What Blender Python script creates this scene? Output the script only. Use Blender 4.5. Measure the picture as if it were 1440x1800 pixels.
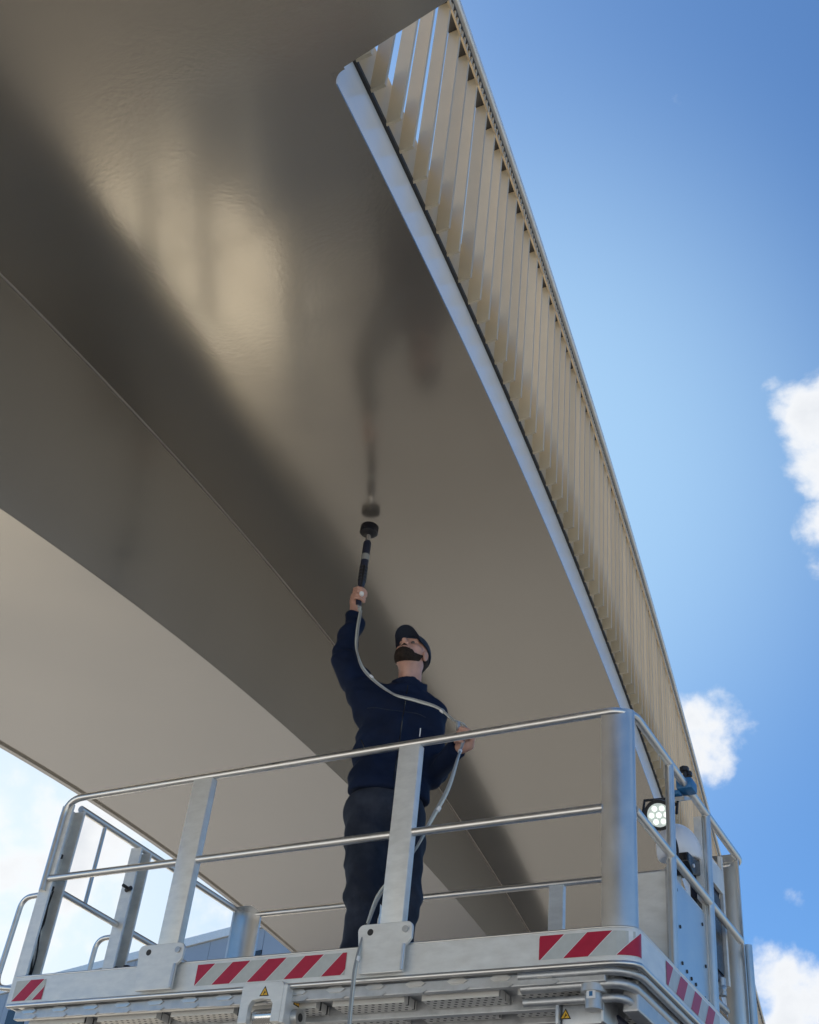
import bpy, bmesh, math, random
import numpy as np
from mathutils import Vector, Matrix
random.seed(7); np.random.seed(7)
for o in list(bpy.data.objects): bpy.data.objects.remove(o)
sc = bpy.context.scene
col = sc.collection

# ------------------------------------------------------------------ camera
cam_d = bpy.data.cameras.new('camera'); cam = bpy.data.objects.new('camera', cam_d); col.objects.link(cam)
PITCH, ROLL, YAW = 0.663104, 0.120414, -0.557455
fw = Vector((math.sin(YAW)*math.cos(PITCH), math.cos(YAW)*math.cos(PITCH), math.sin(PITCH)))
rt = Vector((math.cos(YAW), -math.sin(YAW), 0)); up = rt.cross(fw)
r2 = rt*math.cos(ROLL) + up*math.sin(ROLL); u2 = up*math.cos(ROLL) - rt*math.sin(ROLL)
M3 = Matrix((r2, u2, -fw)).transposed()
cam.matrix_world = Matrix.Translation((0, 0, 1.6)) @ M3.to_4x4()
cam_d.sensor_fit = 'HORIZONTAL'; cam_d.sensor_width = 36; cam_d.lens = 2167.137/1440*36
cam_d.clip_start = 0.05; cam_d.clip_end = 3000
sc.camera = cam
sc.render.resolution_x = 819; sc.render.resolution_y = 1024

# ------------------------------------------------------------------ light
SUN_AZ, SUN_EL = math.radians(-60), math.radians(55)     # azimuth from +Y towards +X
EXPOSURE = 1.25
to_sun = Vector((math.sin(SUN_AZ)*math.cos(SUN_EL), math.cos(SUN_AZ)*math.cos(SUN_EL), math.sin(SUN_EL)))
sun_d = bpy.data.lights.new('sun', 'SUN'); sun = bpy.data.objects.new('sun', sun_d); col.objects.link(sun)
sun_d.energy = 5.0; sun_d.angle = math.radians(0.5); sun_d.color = (1, .95, .87)
sun.rotation_euler = to_sun.to_track_quat('Z', 'Y').to_euler(); sun.location = (-20, 30, 40)

world = bpy.data.worlds.new('World'); sc.world = world; world.use_nodes = True
wn = world.node_tree; wn.nodes.clear()
def N(nt, t, **kw):
    n = nt.nodes.new(t)
    for k, v in kw.items():
        if k == 'inp':
            for kk, vv in v.items(): n.inputs[kk].default_value = vv
        else: setattr(n, k, v)
    return n
def math_n(nt, op, a, b=None, c=None, clamp=False):
    n = nt.nodes.new('ShaderNodeMath'); n.operation = op; n.use_clamp = clamp
    for i, v in enumerate((a, b, c)):
        if v is None: continue
        if isinstance(v, (int, float)): n.inputs[i].default_value = v
        else: nt.links.new(v, n.inputs[i])
    return n.outputs[0]
wo = N(wn, 'ShaderNodeOutputWorld'); bg = N(wn, 'ShaderNodeBackground', inp={'Strength': 0.05})
sky = N(wn, 'ShaderNodeTexSky', sky_type='NISHITA', sun_disc=False, sun_elevation=SUN_EL, sun_rotation=SUN_AZ,
        altitude=0, air_density=1.0, dust_density=.35, ozone_density=2.5)
tc = N(wn, 'ShaderNodeTexCoord')
mp = N(wn, 'ShaderNodeMapping', inp={'Scale': (1, 1, 1.15)})
wn.links.new(tc.outputs['Generated'], mp.inputs['Vector'])
nz = N(wn, 'ShaderNodeTexNoise', inp={'Scale': 11, 'Detail': 9, 'Roughness': .55, 'Distortion': .15})
wn.links.new(mp.outputs[0], nz.inputs['Vector'])
nz2 = N(wn, 'ShaderNodeTexNoise', inp={'Scale': 2.1, 'Detail': 3, 'Roughness': .5})
wn.links.new(mp.outputs[0], nz2.inputs['Vector'])
# individual cumulus clouds: direction, angular radius, weight
CLOUDS = [((-.077, .742, .679), .085, .46), ((-.108, .80, .594), .045, .32), ((-.222, .853, .472), .066, .375), ((-.185, .94, .285), .105, .40),
          ((-.239, .823, .515), .03, .2), ((-.19, .905, .37), .05, .22), ((-.70, .62, .33), .30, .36), ((-.76, .54, .38), .14, .3),
          ((.55, .7, .45), .16, .45), ((.75, -.2, .5), .2, .45), ((-.6, -.6, .5), .18, .45), ((.2, -.8, .55), .15, .4)]
acc = None
for d, rad, w in CLOUDS:
    d = Vector(d).normalized()
    vs = N(wn, 'ShaderNodeVectorMath', operation='DISTANCE'); wn.links.new(tc.outputs['Generated'], vs.inputs[0]); vs.inputs[1].default_value = d
    t = math_n(wn, 'MULTIPLY_ADD', vs.outputs['Value'], -1/rad, 1.0, clamp=True)
    t = math_n(wn, 'POWER', t, .6)
    t = math_n(wn, 'MULTIPLY', t, w)
    acc = t if acc is None else math_n(wn, 'MAXIMUM', acc, t)
f1 = math_n(wn, 'MULTIPLY_ADD', nz2.outputs['Fac'], .25, -.125)
dens = math_n(wn, 'ADD', math_n(wn, 'ADD', nz.outputs['Fac'], acc), f1)
mr = N(wn, 'ShaderNodeMapRange', interpolation_type='SMOOTHSTEP', inp={'From Min': .745, 'From Max': .90, 'To Min': 0, 'To Max': .97})
wn.links.new(dens, mr.inputs['Value'])
crr = N(wn, 'ShaderNodeValToRGB')     # thin edges bright, thick cores a little grey
crr.color_ramp.elements[0].position = .70; crr.color_ramp.elements[0].color = (8.4, 8.5, 8.6, 1)
crr.color_ramp.elements[1].position = 1.0; crr.color_ramp.elements[1].color = (5.6, 5.9, 6.4, 1)
wn.links.new(math_n(wn, 'MULTIPLY', dens, .85), crr.inputs['Fac'])
mx = N(wn, 'ShaderNodeMix', data_type='RGBA')
tint = N(wn, 'ShaderNodeMix', data_type='RGBA', blend_type='MULTIPLY', inp={'Factor': 1., 'B': (.64, .96, 1.21, 1)}); wn.links.new(sky.outputs[0], tint.inputs['A'])
# thin high haze veil spreading out from behind the bridge
vd = N(wn, 'ShaderNodeVectorMath', operation='DISTANCE'); wn.links.new(tc.outputs['Generated'], vd.inputs[0]); vd.inputs[1].default_value = Vector((-.33, .68, .63)).normalized()
veil = N(wn, 'ShaderNodeMapRange', interpolation_type='SMOOTHERSTEP', inp={'From Min': .42, 'From Max': .02, 'To Min': 0, 'To Max': .52}); wn.links.new(vd.outputs['Value'], veil.inputs['Value'])
vmx = N(wn, 'ShaderNodeMix', data_type='RGBA', inp={'B': (5.4, 8.0, 9.8, 1)}); wn.links.new(veil.outputs[0], vmx.inputs['Factor']); wn.links.new(tint.outputs['Result'], vmx.inputs['A'])
vd2 = N(wn, 'ShaderNodeVectorMath', operation='DISTANCE'); wn.links.new(tc.outputs['Generated'], vd2.inputs[0]); vd2.inputs[1].default_value = Vector((-.76, .60, .25)).normalized()
veil2 = N(wn, 'ShaderNodeMapRange', interpolation_type='SMOOTHERSTEP', inp={'From Min': .62, 'From Max': .02, 'To Min': 0, 'To Max': .95}); wn.links.new(vd2.outputs['Value'], veil2.inputs['Value'])
vmx2 = N(wn, 'ShaderNodeMix', data_type='RGBA', inp={'B': (7.3, 8.3, 8.9, 1)}); wn.links.new(veil2.outputs[0], vmx2.inputs['Factor']); wn.links.new(vmx.outputs['Result'], vmx2.inputs['A']); vmx = vmx2
wn.links.new(mr.outputs[0], mx.inputs['Factor']); wn.links.new(vmx.outputs['Result'], mx.inputs['A']); wn.links.new(crr.outputs[0], mx.inputs['B'])
wn.links.new(mx.outputs['Result'], bg.inputs['Color']); wn.links.new(bg.outputs[0], wo.inputs['Surface'])
sc.view_settings.view_transform = 'Standard'; sc.view_settings.look = 'None'; sc.view_settings.gamma = 1
sc.view_settings.exposure = EXPOSURE; sc.view_settings.use_curve_mapping = False
sc.render.engine = 'CYCLES'

# ------------------------------------------------------------------ materials
def mat(name, c, rough=.5, metal=0., coat=0., coat_r=.1, var=.0, vscale=6., bump=0., bscale=60., bdist=.002, rvar=0., spec=.5, stretch=(1, 1, 1), c2=None, thresh=None, sheen=0.):
    m = bpy.data.materials.new(name); m.use_nodes = True; nt = m.node_tree; b = nt.nodes['Principled BSDF']
    b.inputs['Base Color'].default_value = (*c, 1); b.inputs['Roughness'].default_value = rough; b.inputs['Metallic'].default_value = metal
    b.inputs['Coat Weight'].default_value = coat; b.inputs['Coat Roughness'].default_value = coat_r; b.inputs['Specular IOR Level'].default_value = spec
    if sheen: b.inputs['Sheen Weight'].default_value = sheen
    t = N(nt, 'ShaderNodeTexCoord'); mpn = N(nt, 'ShaderNodeMapping', inp={'Scale': stretch}); nt.links.new(t.outputs['Object'], mpn.inputs['Vector'])
    if var or c2 or rvar:
        n = N(nt, 'ShaderNodeTexNoise', inp={'Scale': vscale, 'Detail': 6, 'Roughness': .6}); nt.links.new(mpn.outputs[0], n.inputs['Vector'])
        r = N(nt, 'ShaderNodeValToRGB'); nt.links.new(n.outputs['Fac'], r.inputs['Fac'])
        lo, hi = thresh or (.3, .7)
        r.color_ramp.elements[0].position = lo; r.color_ramp.elements[1].position = hi
        a = [max(0, x*(1-var)) for x in c]; bb = c2 or [min(1, x*(1+var)) for x in c]
        r.color_ramp.elements[0].color = (*a, 1); r.color_ramp.elements[1].color = (*bb, 1)
        nt.links.new(r.outputs[0], b.inputs['Base Color'])
        if rvar:
            q = N(nt, 'ShaderNodeMapRange', inp={'From Min': .3, 'From Max': .7, 'To Min': rough-rvar, 'To Max': rough+rvar}); nt.links.new(n.outputs['Fac'], q.inputs['Value'])
            nt.links.new(q.outputs[0], b.inputs['Roughness'])
    if bump:
        n2 = N(nt, 'ShaderNodeTexNoise', inp={'Scale': bscale, 'Detail': 3, 'Roughness': .5}); nt.links.new(mpn.outputs[0], n2.inputs['Vector'])
        bp = N(nt, 'ShaderNodeBump', inp={'Strength': bump, 'Distance': bdist}); nt.links.new(n2.outputs['Fac'], bp.inputs['Height'])
        nt.links.new(bp.outputs[0], b.inputs['Normal'])
        if coat: nt.links.new(bp.outputs[0], b.inputs['Coat Normal'])
    return m
MT = {}
MT['paint'] = mat('champagne_paint', (.41, .37, .312), .20, .72, .35, .07, var=.05, vscale=.9, rvar=.015, bump=.22, bscale=48, bdist=.001)
MT['slat'] = mat('slat_paint', (.60, .485, .325), .42, .25, .15, .2, var=.05, vscale=2)
nt = MT['slat'].node_tree; bs = nt.nodes['Principled BSDF']; src = bs.inputs['Base Color'].links[0].from_socket      # each slat a slightly different tone
oi = N(nt, 'ShaderNodeObjectInfo'); hv = N(nt, 'ShaderNodeHueSaturation'); mrn = N(nt, 'ShaderNodeMapRange', inp={'To Min': .88, 'To Max': 1.08})
nt.links.new(oi.outputs['Random'], mrn.inputs['Value']); nt.links.new(mrn.outputs[0], hv.inputs['Value']); nt.links.new(src, hv.inputs['Color']); nt.links.new(hv.outputs[0], bs.inputs['Base Color'])
MT['fascia'] = mat('fascia_sky_tone', (.90, .85, .79), .30, .18, .3, .12, var=.06, vscale=3, stretch=(1, .3, 1))  # champagne paint whitened; the sky's reflection is put into the base colour
MT['dark'] = mat('dark_joint', (.03, .028, .027), .6)
MT['weld'] = mat('weld_bead', (.40, .35, .30), .38, .5)
MT['alu'] = mat('aluminium', (.66, .66, .65), .34, .92, var=.06, vscale=9, rvar=.06, bump=.05, bscale=200)
MT['alu_dull'] = mat('aluminium_sheet', (.76, .76, .735), .42, .35, var=.09, vscale=11, rvar=.10, stretch=(1, 1, 2.5))
MT['galv'] = mat('galvanised_steel', (.55, .56, .57), .45, .8, var=.12, vscale=25, rvar=.1)
MT['steel'] = mat('bright_steel', (.7, .7, .7), .22, 1.)
MT['black'] = mat('black_rubber', (.018, .018, .02), .5, bump=.1, bscale=120)
MT['blackgloss'] = mat('black_plastic', (.012, .013, .018), .25)
MT['navybox'] = mat('dark_blue_plastic', (.02, .025, .05), .4)
MT['white_pl'] = mat('white_plastic', (.75, .76, .80), .35)
MT['blue_clamp'] = mat('blue_clamp_steel', (.03, .16, .36), .4)
MT['sticker'] = mat('reflective_film', (.50, .52, .50), .4, var=.06, vscale=30)
MT['red'] = mat('red_film', (.42, .012, .045), .4, var=.1, vscale=20)
MT['white_film'] = mat('white_film', (.8, .8, .8), .4)
MT['yellow'] = mat('yellow_film', (.75, .42, .03), .4)
MT['jacket'] = mat('navy_jacket', (.0016, .0085, .033), .85, var=.25, vscale=9, bump=.3, bscale=45, bdist=.006, spec=.3)
MT['trouser'] = mat('navy_trousers', (.007, .014, .034), .85, vscale=5, var=.3, bump=.35, bscale=30, bdist=.008, c2=(.042, .052, .078), thresh=(.45, .8))
MT['skin'] = mat('skin', (.52, .29, .22), .5, var=.12, vscale=20)
MT['eye'] = mat('eye', (.10, .08, .07), .3)
MT['beard'] = mat('beard_hair', (.028, .019, .014), .8, var=.5, vscale=120, bump=1., bscale=160, bdist=.006, spec=.2)
MT['cap'] = mat('navy_cap', (.010, .018, .036), .75, bump=.2, bscale=200)
MT['boot'] = mat('black_boot', (.02, .018, .016), .55)
MT['hose'] = mat('pale_hose', (.55, .58, .56), .25, .1, spec=.7)
MT['cable'] = mat('grey_cable', (.28, .29, .29), .4)
MT['clad'] = mat('cladding', (.30, .36, .44), .55, .1, var=.05, vscale=.4)
MT['glass'] = mat('dark_window', (.02, .025, .03), .1)
MT['concrete'] = mat('yard_concrete', (.15, .148, .143), .85, var=.18, vscale=.6, bump=.2, bscale=12)
MT['pale'] = mat('bounce_pale', (.82, .74, .58), .8, var=.12, vscale=.8, bump=.2, bscale=12)  # extra pale and warm so the added strip mirrors as a sunlit patch
MT['bounce_ground'] = mat('bounce_concrete', (.50, .48, .44), .85, var=.15, vscale=.6)  # for the added bounce ground behind the camera
MT['paving'] = mat('grey_paving', (.11, .11, .108), .85, var=.15, vscale=1.)
MT['asphalt'] = mat('asphalt', (.045, .042, .038), .9, var=.2, vscale=2)
def perforated():
    m = bpy.data.materials.new('perforated_plank'); m.use_nodes = True; nt = m.node_tree; b = nt.nodes['Principled BSDF']
    b.inputs['Metallic'].default_value = .35; b.inputs['Roughness'].default_value = .5
    t = N(nt, 'ShaderNodeTexCoord')
    sx = N(nt, 'ShaderNodeSeparateXYZ'); nt.links.new(t.outputs['Object'], sx.inputs[0])
    a = math_n(nt, 'MULTIPLY', sx.outputs[0], 1/.032); c = math_n(nt, 'MULTIPLY', sx.outputs[1], 1/.027)
    row = math_n(nt, 'FLOOR', c); sh = math_n(nt, 'MULTIPLY', math_n(nt, 'MODULO', row, 2.), .5)
    fx = math_n(nt, 'SUBTRACT', math_n(nt, 'FRACT', math_n(nt, 'ADD', a, sh)), .5); fy = math_n(nt, 'SUBTRACT', math_n(nt, 'FRACT', c), .5)
    d = math_n(nt, 'ADD', math_n(nt, 'MULTIPLY', fx, fx), math_n(nt, 'MULTIPLY', fy, fy))
    hole = math_n(nt, 'LESS_THAN', d, .055)
    mxn = N(nt, 'ShaderNodeMix', data_type='RGBA', inp={'A': (.70, .69, .66, 1), 'B': (.04, .04, .04, 1)}); nt.links.new(hole, mxn.inputs['Factor'])
    nt.links.new(mxn.outputs['Result'], b.inputs['Base Color'])
    return m
MT['perf'] = perforated()
m = bpy.data.materials.new('lamp_lens'); m.use_nodes = True; b = m.node_tree.nodes['Principled BSDF']
b.inputs['Base Color'].default_value = (.8, .85, .8, 1); b.inputs['Emission Color'].default_value = (.9, 1, .9, 1); b.inputs['Emission Strength'].default_value = .08; MT['lens'] = m
m = m.copy(); m.name = 'led_cell'; m.node_tree.nodes['Principled BSDF'].inputs['Emission Strength'].default_value = .5; MT['led'] = m

# ------------------------------------------------------------------ helpers
ORG = {}
def empty(name, loc, label, cat, group=None):
    o = bpy.data.objects.new(name, None); col.objects.link(o); o.location = loc; o.empty_display_size = .2
    o['label'] = label; o['category'] = cat
    if group: o['group'] = group
    ORG[o.name] = Vector(loc); return o
def tag(o, label=None, cat=None, group=None, kind=None):
    for k, v in (('label', label), ('category', cat), ('group', group), ('kind', kind)):
        if v: o[k] = v
    return o
class MB:
    def __init__(s): s.v = []; s.f = []; s.mi = []
    def add(s, vs, fs, mi=0):
        n = len(s.v); s.v += [tuple(v) for v in vs]; s.f += [tuple(n+i for i in f) for f in fs]; s.mi += [mi]*len(fs); return s
    def box(s, a, b, mi=0):
        x0, y0, z0 = a; x1, y1, z1 = b
        vs = [(x, y, z) for z in (z0, z1) for (x, y) in ((x0, y0), (x1, y0), (x1, y1), (x0, y1))]
        return s.add(vs, [(3, 2, 1, 0), (4, 5, 6, 7), (0, 1, 5, 4), (1, 2, 6, 5), (2, 3, 7, 6), (3, 0, 4, 7)], mi)
    def obox(s, c, ax, ay, az, hx, hy, hz, mi=0):
        c = Vector(c); ax, ay, az = (Vector(q).normalized() for q in (ax, ay, az)); vs = []
        for k in (-1, 1):
            for (i, j) in ((-1, -1), (1, -1), (1, 1), (-1, 1)): vs.append(c + ax*hx*i + ay*hy*j + az*hz*k)
        return s.add(vs, [(3, 2, 1, 0), (4, 5, 6, 7), (0, 1, 5, 4), (1, 2, 6, 5), (2, 3, 7, 6), (3, 0, 4, 7)], mi)
    def tube(s, pts, r, seg=12, caps=True, mi=0):
        pts = [Vector(p) for p in pts]; rs = r if isinstance(r, (list, tuple)) else [r]*len(pts)
        n = len(pts); t0 = (pts[1]-pts[0]).normalized(); ref = Vector((0, 0, 1)) if abs(t0.z) < .9 else Vector((1, 0, 0))
        nrm = t0.cross(ref).normalized(); vs = []
        for i, p in enumerate(pts):
            t = ((pts[min(i+1, n-1)]-p).normalized() + (p-pts[max(i-1, 0)]).normalized()).normalized()
            nrm = (nrm - t*nrm.dot(t)).normalized(); bn = t.cross(nrm)
            for k in range(seg):
                a = 2*math.pi*k/seg; vs.append(p + (nrm*math.cos(a) + bn*math.sin(a))*rs[i])
        fs = [(i*seg+k, i*seg+(k+1) % seg, (i+1)*seg+(k+1) % seg, (i+1)*seg+k) for i in range(n-1) for k in range(seg)]
        if caps: fs += [tuple(reversed(range(seg))), tuple((n-1)*seg+k for k in range(seg))]
        return s.add(vs, fs, mi)
    def prism(s, poly, o, ax, ay, n, depth, mi=0):
        """polygon (2d list) in plane o + x*ax + y*ay, extruded by depth along n"""
        o, ax, ay, n = Vector(o), Vector(ax), Vector(ay), Vector(n); k = len(poly)
        a = [o + ax*x + ay*y for x, y in poly]; b = [p + n*depth for p in a]
        return s.add(a+b, [tuple(range(k)), tuple(reversed(range(k, 2*k)))] + [(i, k+i, k+(i+1) % k, (i+1) % k) for i in range(k)], mi)
    def build(s, name, mats, parent=None, smooth=None, bevel=0., bseg=2):
        me = bpy.data.meshes.new(name); org = Vector((0, 0, 0)); p = parent
        while p is not None:
            if p.name in ORG: org = ORG[p.name]; break
            p = p.parent
        me.from_pydata([tuple(Vector(v)-org) for v in s.v], [], s.f)
        ms = mats if isinstance(mats, (list, tuple)) else [mats]
        for q in ms: me.materials.append(MT[q])
        if len(ms) > 1: me.polygons.foreach_set('material_index', s.mi)
        bm = bmesh.new(); bm.from_mesh(me); bmesh.ops.recalc_face_normals(bm, faces=bm.faces)
        if bevel:
            es = [e for e in bm.edges if len(e.link_faces) == 2 and e.calc_face_angle(0) > .6]
            bmesh.ops.bevel(bm, geom=es, offset=bevel, segments=bseg, profile=.5, affect='EDGES', clamp_overlap=True)
        bm.to_mesh(me); bm.free()
        o = bpy.data.objects.new(name, me); col.objects.link(o)
        if parent is not None: o.parent = parent
        if smooth is not None:
            me.polygons.foreach_set('use_smooth', [True]*len(me.polygons)); me.set_sharp_from_angle(angle=math.radians(smooth))
        return o
def fillet(pts, r, n=6):
    pts = [Vector(p) for p in pts]; out = [pts[0]]
    for a, b, c in zip(pts, pts[1:], pts[2:]):
        u, v = (a-b), (c-b); rr = min(r, u.length*.49, v.length*.49); p, q = b+u.normalized()*rr, b+v.normalized()*rr
        for i in range(n+1):
            t = i/n; out.append(p*(1-t)**2 + b*2*t*(1-t) + q*t*t)
    return out+[pts[-1]]
def spline(pts, n=8):
    P = [Vector(p) for p in pts]; P = [P[0]*2-P[1]] + P + [P[-1]*2-P[-2]]; out = []
    for i in range(1, len(P)-2):
        a, b, c, d = P[i-1:i+3]
        for k in range(n):
            t = k/n; out.append(.5*((2*b) + (c-a)*t + (2*a-5*b+4*c-d)*t*t + (3*b-a-3*c+d)*t**3))
    return out+[P[-2]]

# ------------------------------------------------------------------ ground
g = MB(); g.add([(-400, -400, 0), (400, -400, 0), (400, 400, 0), (-400, 400, 0)], [(0, 1, 2, 3)])
tag(g.build('ground', 'concrete'), 'pale concrete yard under the bridge', kind='structure')

# unseen ground patches added to set what the soffit and platform reflect
def flat(name, pts, z, m, lab):
    b = MB(); k = len(pts); b.add([(x, y, z) for x, y in pts], [tuple(range(k))]); return tag(b.build(name, m), lab, kind='structure')
flat('tone_patch', [(-14, -14), (-2.6, -14), (-2.6, 12.4), (-7.9, 12.4), (-7.7, 9.25), (-14, 9.1)], .004, 'asphalt', 'unseen dark asphalt patch added to darken the soffit reflection')  # added out of view to keep the near soffit reflection dark
flat('bounce_strip', [(-16, 9.26), (-7.75, 9.36), (-8.3, 12.45), (-16, 12.65)], .008, 'pale', 'unseen pale strip added for a bright reflection in the soffit')  # made-up reflector for the warm bright patch on the soffit
flat('bounce_ground', [(-40, -60), (60, -60), (60, -1.5), (-40, -1.5)], .008, 'bounce_ground', 'unseen pale concrete added to bounce light onto the platform front')  # added behind the camera as a reflector for the toe boards
flat('tone_patch', [(-2.55, -1.45), (60, -1.45), (60, 34), (-2.55, 34)], .004, 'paving', 'unseen grey paving added to tone the web reflection')  # added mid-grey ground, sets how dark the box web mirrors
flat('tone_patch', [(-13.0, 12.7), (-2.6, 12.45), (-2.6, 17.2), (-13.0, 17.8)], .004, 'asphalt', 'unseen dark asphalt added to dim the soffit reflection behind the worker')  # added dark ground, lowers contrast around the worker's reflection
flat('tone_patch', [(-13.0, 17.85), (-2.6, 17.25), (-2.6, 40), (-13.0, 40)], .004, 'paving', 'unseen grey paving added to tone the far soffit reflection')  # added ground, lifts the reflected tone of the far soffit
# ------------------------------------------------------------------ bridge
MX = -0.180581
PZ = (3.341526, 0.317554, -0.0230241, 0.000499822)
def zs(Y):
    def p(y): return PZ[0]+PZ[1]*y+PZ[2]*y*y+PZ[3]*y**3
    if Y > 16: return 1.6+p(16)+(Y-16)*(PZ[1]+2*PZ[2]*16+3*PZ[3]*256)
    return 1.6+p(Y)
def depth(Y): Y = max(-1, min(Y, 18)); return .877-.04695*(Y-5)-.000158*(Y-5)**2
def uleft(Y): return -5.173-.03058*(min(Y, 18)-5)
def W(u, Y, z): return (u+MX*Y, Y, z)
YS = [-2.5+.25*i for i in range(147)]
UA, UE, UT, ZE, ZT_, ZR = -3.17, -1.3577, -1.374, -.0461, .2843, 1.7303
YW = 1.86          # far edge of the widened landing
bridge = empty('bridge', (-5, 8, 0), 'long beige painted steel bridge arching overhead with slatted railing', 'bridge')
def sweep(name, prof, ys, mats, smooth=40, closed=False, parent=bridge):
    b = MB(); k = len(prof(ys[0])); vs = []
    for Y in ys: vs += [W(u, Y, zs(Y)+dz) for u, dz in prof(Y)]
    fs = []
    kk = k if closed else k-1
    for i in range(len(ys)-1):
        for j in range(kk): fs.append((i*k+j, i*k+(j+1) % k, (i+1)*k+(j+1) % k, (i+1)*k+j))
    if closed: fs += [tuple(range(k)), tuple((len(ys)-1)*k+j for j in reversed(range(k)))]
    b.add(vs, fs); return b.build(name, mats, parent, smooth)
sweep('wing_soffit', lambda Y: [(UA, 0), (-2.3, -.02), (UE+.001, ZE), (UE+.001, ZE+.010), (-2.3, .10), (UA, .12)], YS, 'paint', closed=True)
sweep('box_web', lambda Y: [(UA-.002, .01), (UA-.03, -depth(Y)), (UA-.06, -depth(Y)), (UA-.06, .01)], YS, 'paint', closed=True)
sweep('box_bottom', lambda Y: [(UA-.0295, -depth(Y)-.004), (uleft(Y), -depth(Y)-.004), (uleft(Y)-.02, -depth(Y)+.02), (UA-.045, -depth(Y)+.02)], YS, 'paint', closed=True)
sweep('box_far_web', lambda Y: [(uleft(Y)+.0, -depth(Y)+.02), (uleft(Y)-.06, .1), (uleft(Y), .1), (uleft(Y)+.06, -depth(Y)+.02)], YS, 'paint', closed=True)
sweep('bottom_edge_lip', lambda Y: [(uleft(Y)+.012, -depth(Y)-.018), (uleft(Y)-.028, -depth(Y)-.018), (uleft(Y)-.028, -depth(Y)+.015), (uleft(Y)+.012, -depth(Y)+.015)], YS, 'paint', closed=True)
sweep('far_wing', lambda Y: [(uleft(Y)-.02, .1), (-6.25, .3), (-6.25, .5), (uleft(Y)-.02, .5)], YS, 'paint', closed=True)
sweep('deck', lambda Y: [(UT-.02, ZE+ZT_-.06), (-5.2, .2), (-5.2, .26), (UT-.02, ZE+ZT_)], YS, 'paint', closed=True)
def bead(name, u, dz, r, ys):
    b = MB(); b.tube([W(u, Y, zs(Y)+dz) for Y in ys], r, 6); return b.build(name, 'weld' if name == 'weld_bead' else 'paint', bridge, 60)
bead('weld_bead', UA+.001, -.002, .0055, YS)
bead('plate_seam', -1.74, -.0325, .002, [y for y in YS if y < 2.3])
YF_ = [YW+.02]+[y for y in YS if y > YW+.05]
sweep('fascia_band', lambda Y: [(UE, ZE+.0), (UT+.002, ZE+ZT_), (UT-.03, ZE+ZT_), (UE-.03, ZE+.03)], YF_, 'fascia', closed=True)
sweep('shadow_gap_strip', lambda Y: [(UT+.016, ZE+ZT_+.002), (UT+.016, ZE+ZT_+.022), (UT-.02, ZE+ZT_+.022), (UT-.02, ZE+ZT_+.002)], YF_, 'dark', closed=True)
sweep('kerb_plate', lambda Y: [(UT-.012, ZE+ZT_+.024), (UT-.012, ZE+ZT_+.34), (UT-.024, ZE+ZT_+.34), (UT-.024, ZE+ZT_+.024)], YF_, 'slat', closed=True)
# widened landing at the near end, flush with the wing soffit, with a small fillet in the inner corner
b = MB(); ys = [-2.5+.2*i for i in range(22)]; ys = [y for y in ys if y < YW-.1]+[YW-.06, YW]
vs = []
for Y in ys:
    for u, dz, dy in ((UE-.0005, ZE-.0005, 0), (-.62, ZE-.0205, -.14), (-.62, ZE+.30, -.14), (UE-.0005, ZE+.30, 0)): vs.append(W(u, Y+dy, zs(Y+dy)+dz))
fs = [(i*4+j, i*4+(j+1) % 4, (i+1)*4+(j+1) % 4, (i+1)*4+j) for i in range(len(ys)-1) for j in range(4)] + [(0, 1, 2, 3), tuple(reversed([(len(ys)-1)*4+j for j in range(4)]))]
b.add(vs, fs); b.build('landing_soffit', 'paint', bridge, 40)
b = MB(); R_ = .055; poly = [(UE-.0002, YW-.01)] + [(UE+R_-R_*math.sin(math.radians(a)) if 0 else UE+R_*(1-math.cos(math.radians(a))), YW+R_*(1-math.sin(math.radians(a)))) for a in range(0, 91, 10)] + [(UE+R_, YW-.01)]
k = len(poly); vs = [W(u, Y, zs(Y)+ZE-.001) for u, Y in poly] + [W(u, Y, zs(Y)+ZE+.28) for u, Y in poly]
b.add(vs, [tuple(range(k)), tuple(reversed(range(k, 2*k)))] + [(i, (i+1) % k, k+(i+1) % k, k+i) for i in range(k)])
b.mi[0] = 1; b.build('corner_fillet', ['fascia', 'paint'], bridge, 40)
# railing
railing = bpy.data.objects.new('railing', None); col.objects.link(railing); railing.parent = bridge
UR0, UR1 = UT+.012, UT+.080
z_foot, z_top = ZE+ZT_+.004, ZE+ZR-.03
fin_me = None; Yf = 1.00; nfin = 0
while Yf < 33:
    if fin_me is None:
        b = MB(); b.box((UR0, -.0065, z_foot), (UR1, .0065, z_top))
        me = bpy.data.meshes.new('slat'); me.from_pydata(b.v, [], b.f); me.materials.append(MT['slat']); fin_me = me
    o = bpy.data.objects.new('slat', fin_me); col.objects.link(o); o.parent = railing
    o.location = Vector((MX*Yf, Yf, zs(Yf))) - ORG['bridge']
    o.rotation_euler = (0, 0, math.radians(random.uniform(-.5, .5)))
    Yf += .1655; nfin += 1
YR = [1.0]+[y for y in YS if 1.1 < y < 33.2]
sweep('handrail', lambda Y: [(UR0-.005, ZE+ZR-.03), (UR1+.022, ZE+ZR-.03), (UR1+.030, ZE+ZR-.022), (UR1+.030, ZE+ZR+.012), (UR1+.022, ZE+ZR+.018), (UR0-.005, ZE+ZR+.018)], YR, 'alu_dull', parent=railing, closed=True)
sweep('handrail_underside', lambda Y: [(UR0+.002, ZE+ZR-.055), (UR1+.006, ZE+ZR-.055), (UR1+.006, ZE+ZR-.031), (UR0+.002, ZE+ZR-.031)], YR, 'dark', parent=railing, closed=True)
b = MB(); Yt = 1.02
while Yt < 16:
    z = zs(Yt)+ZE+ZR
    b.box((UR1-.004+MX*Yt, Yt, z-.110), (UR1+.006+MX*Yt, Yt+.012, z-.054)); Yt += .041375
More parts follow.
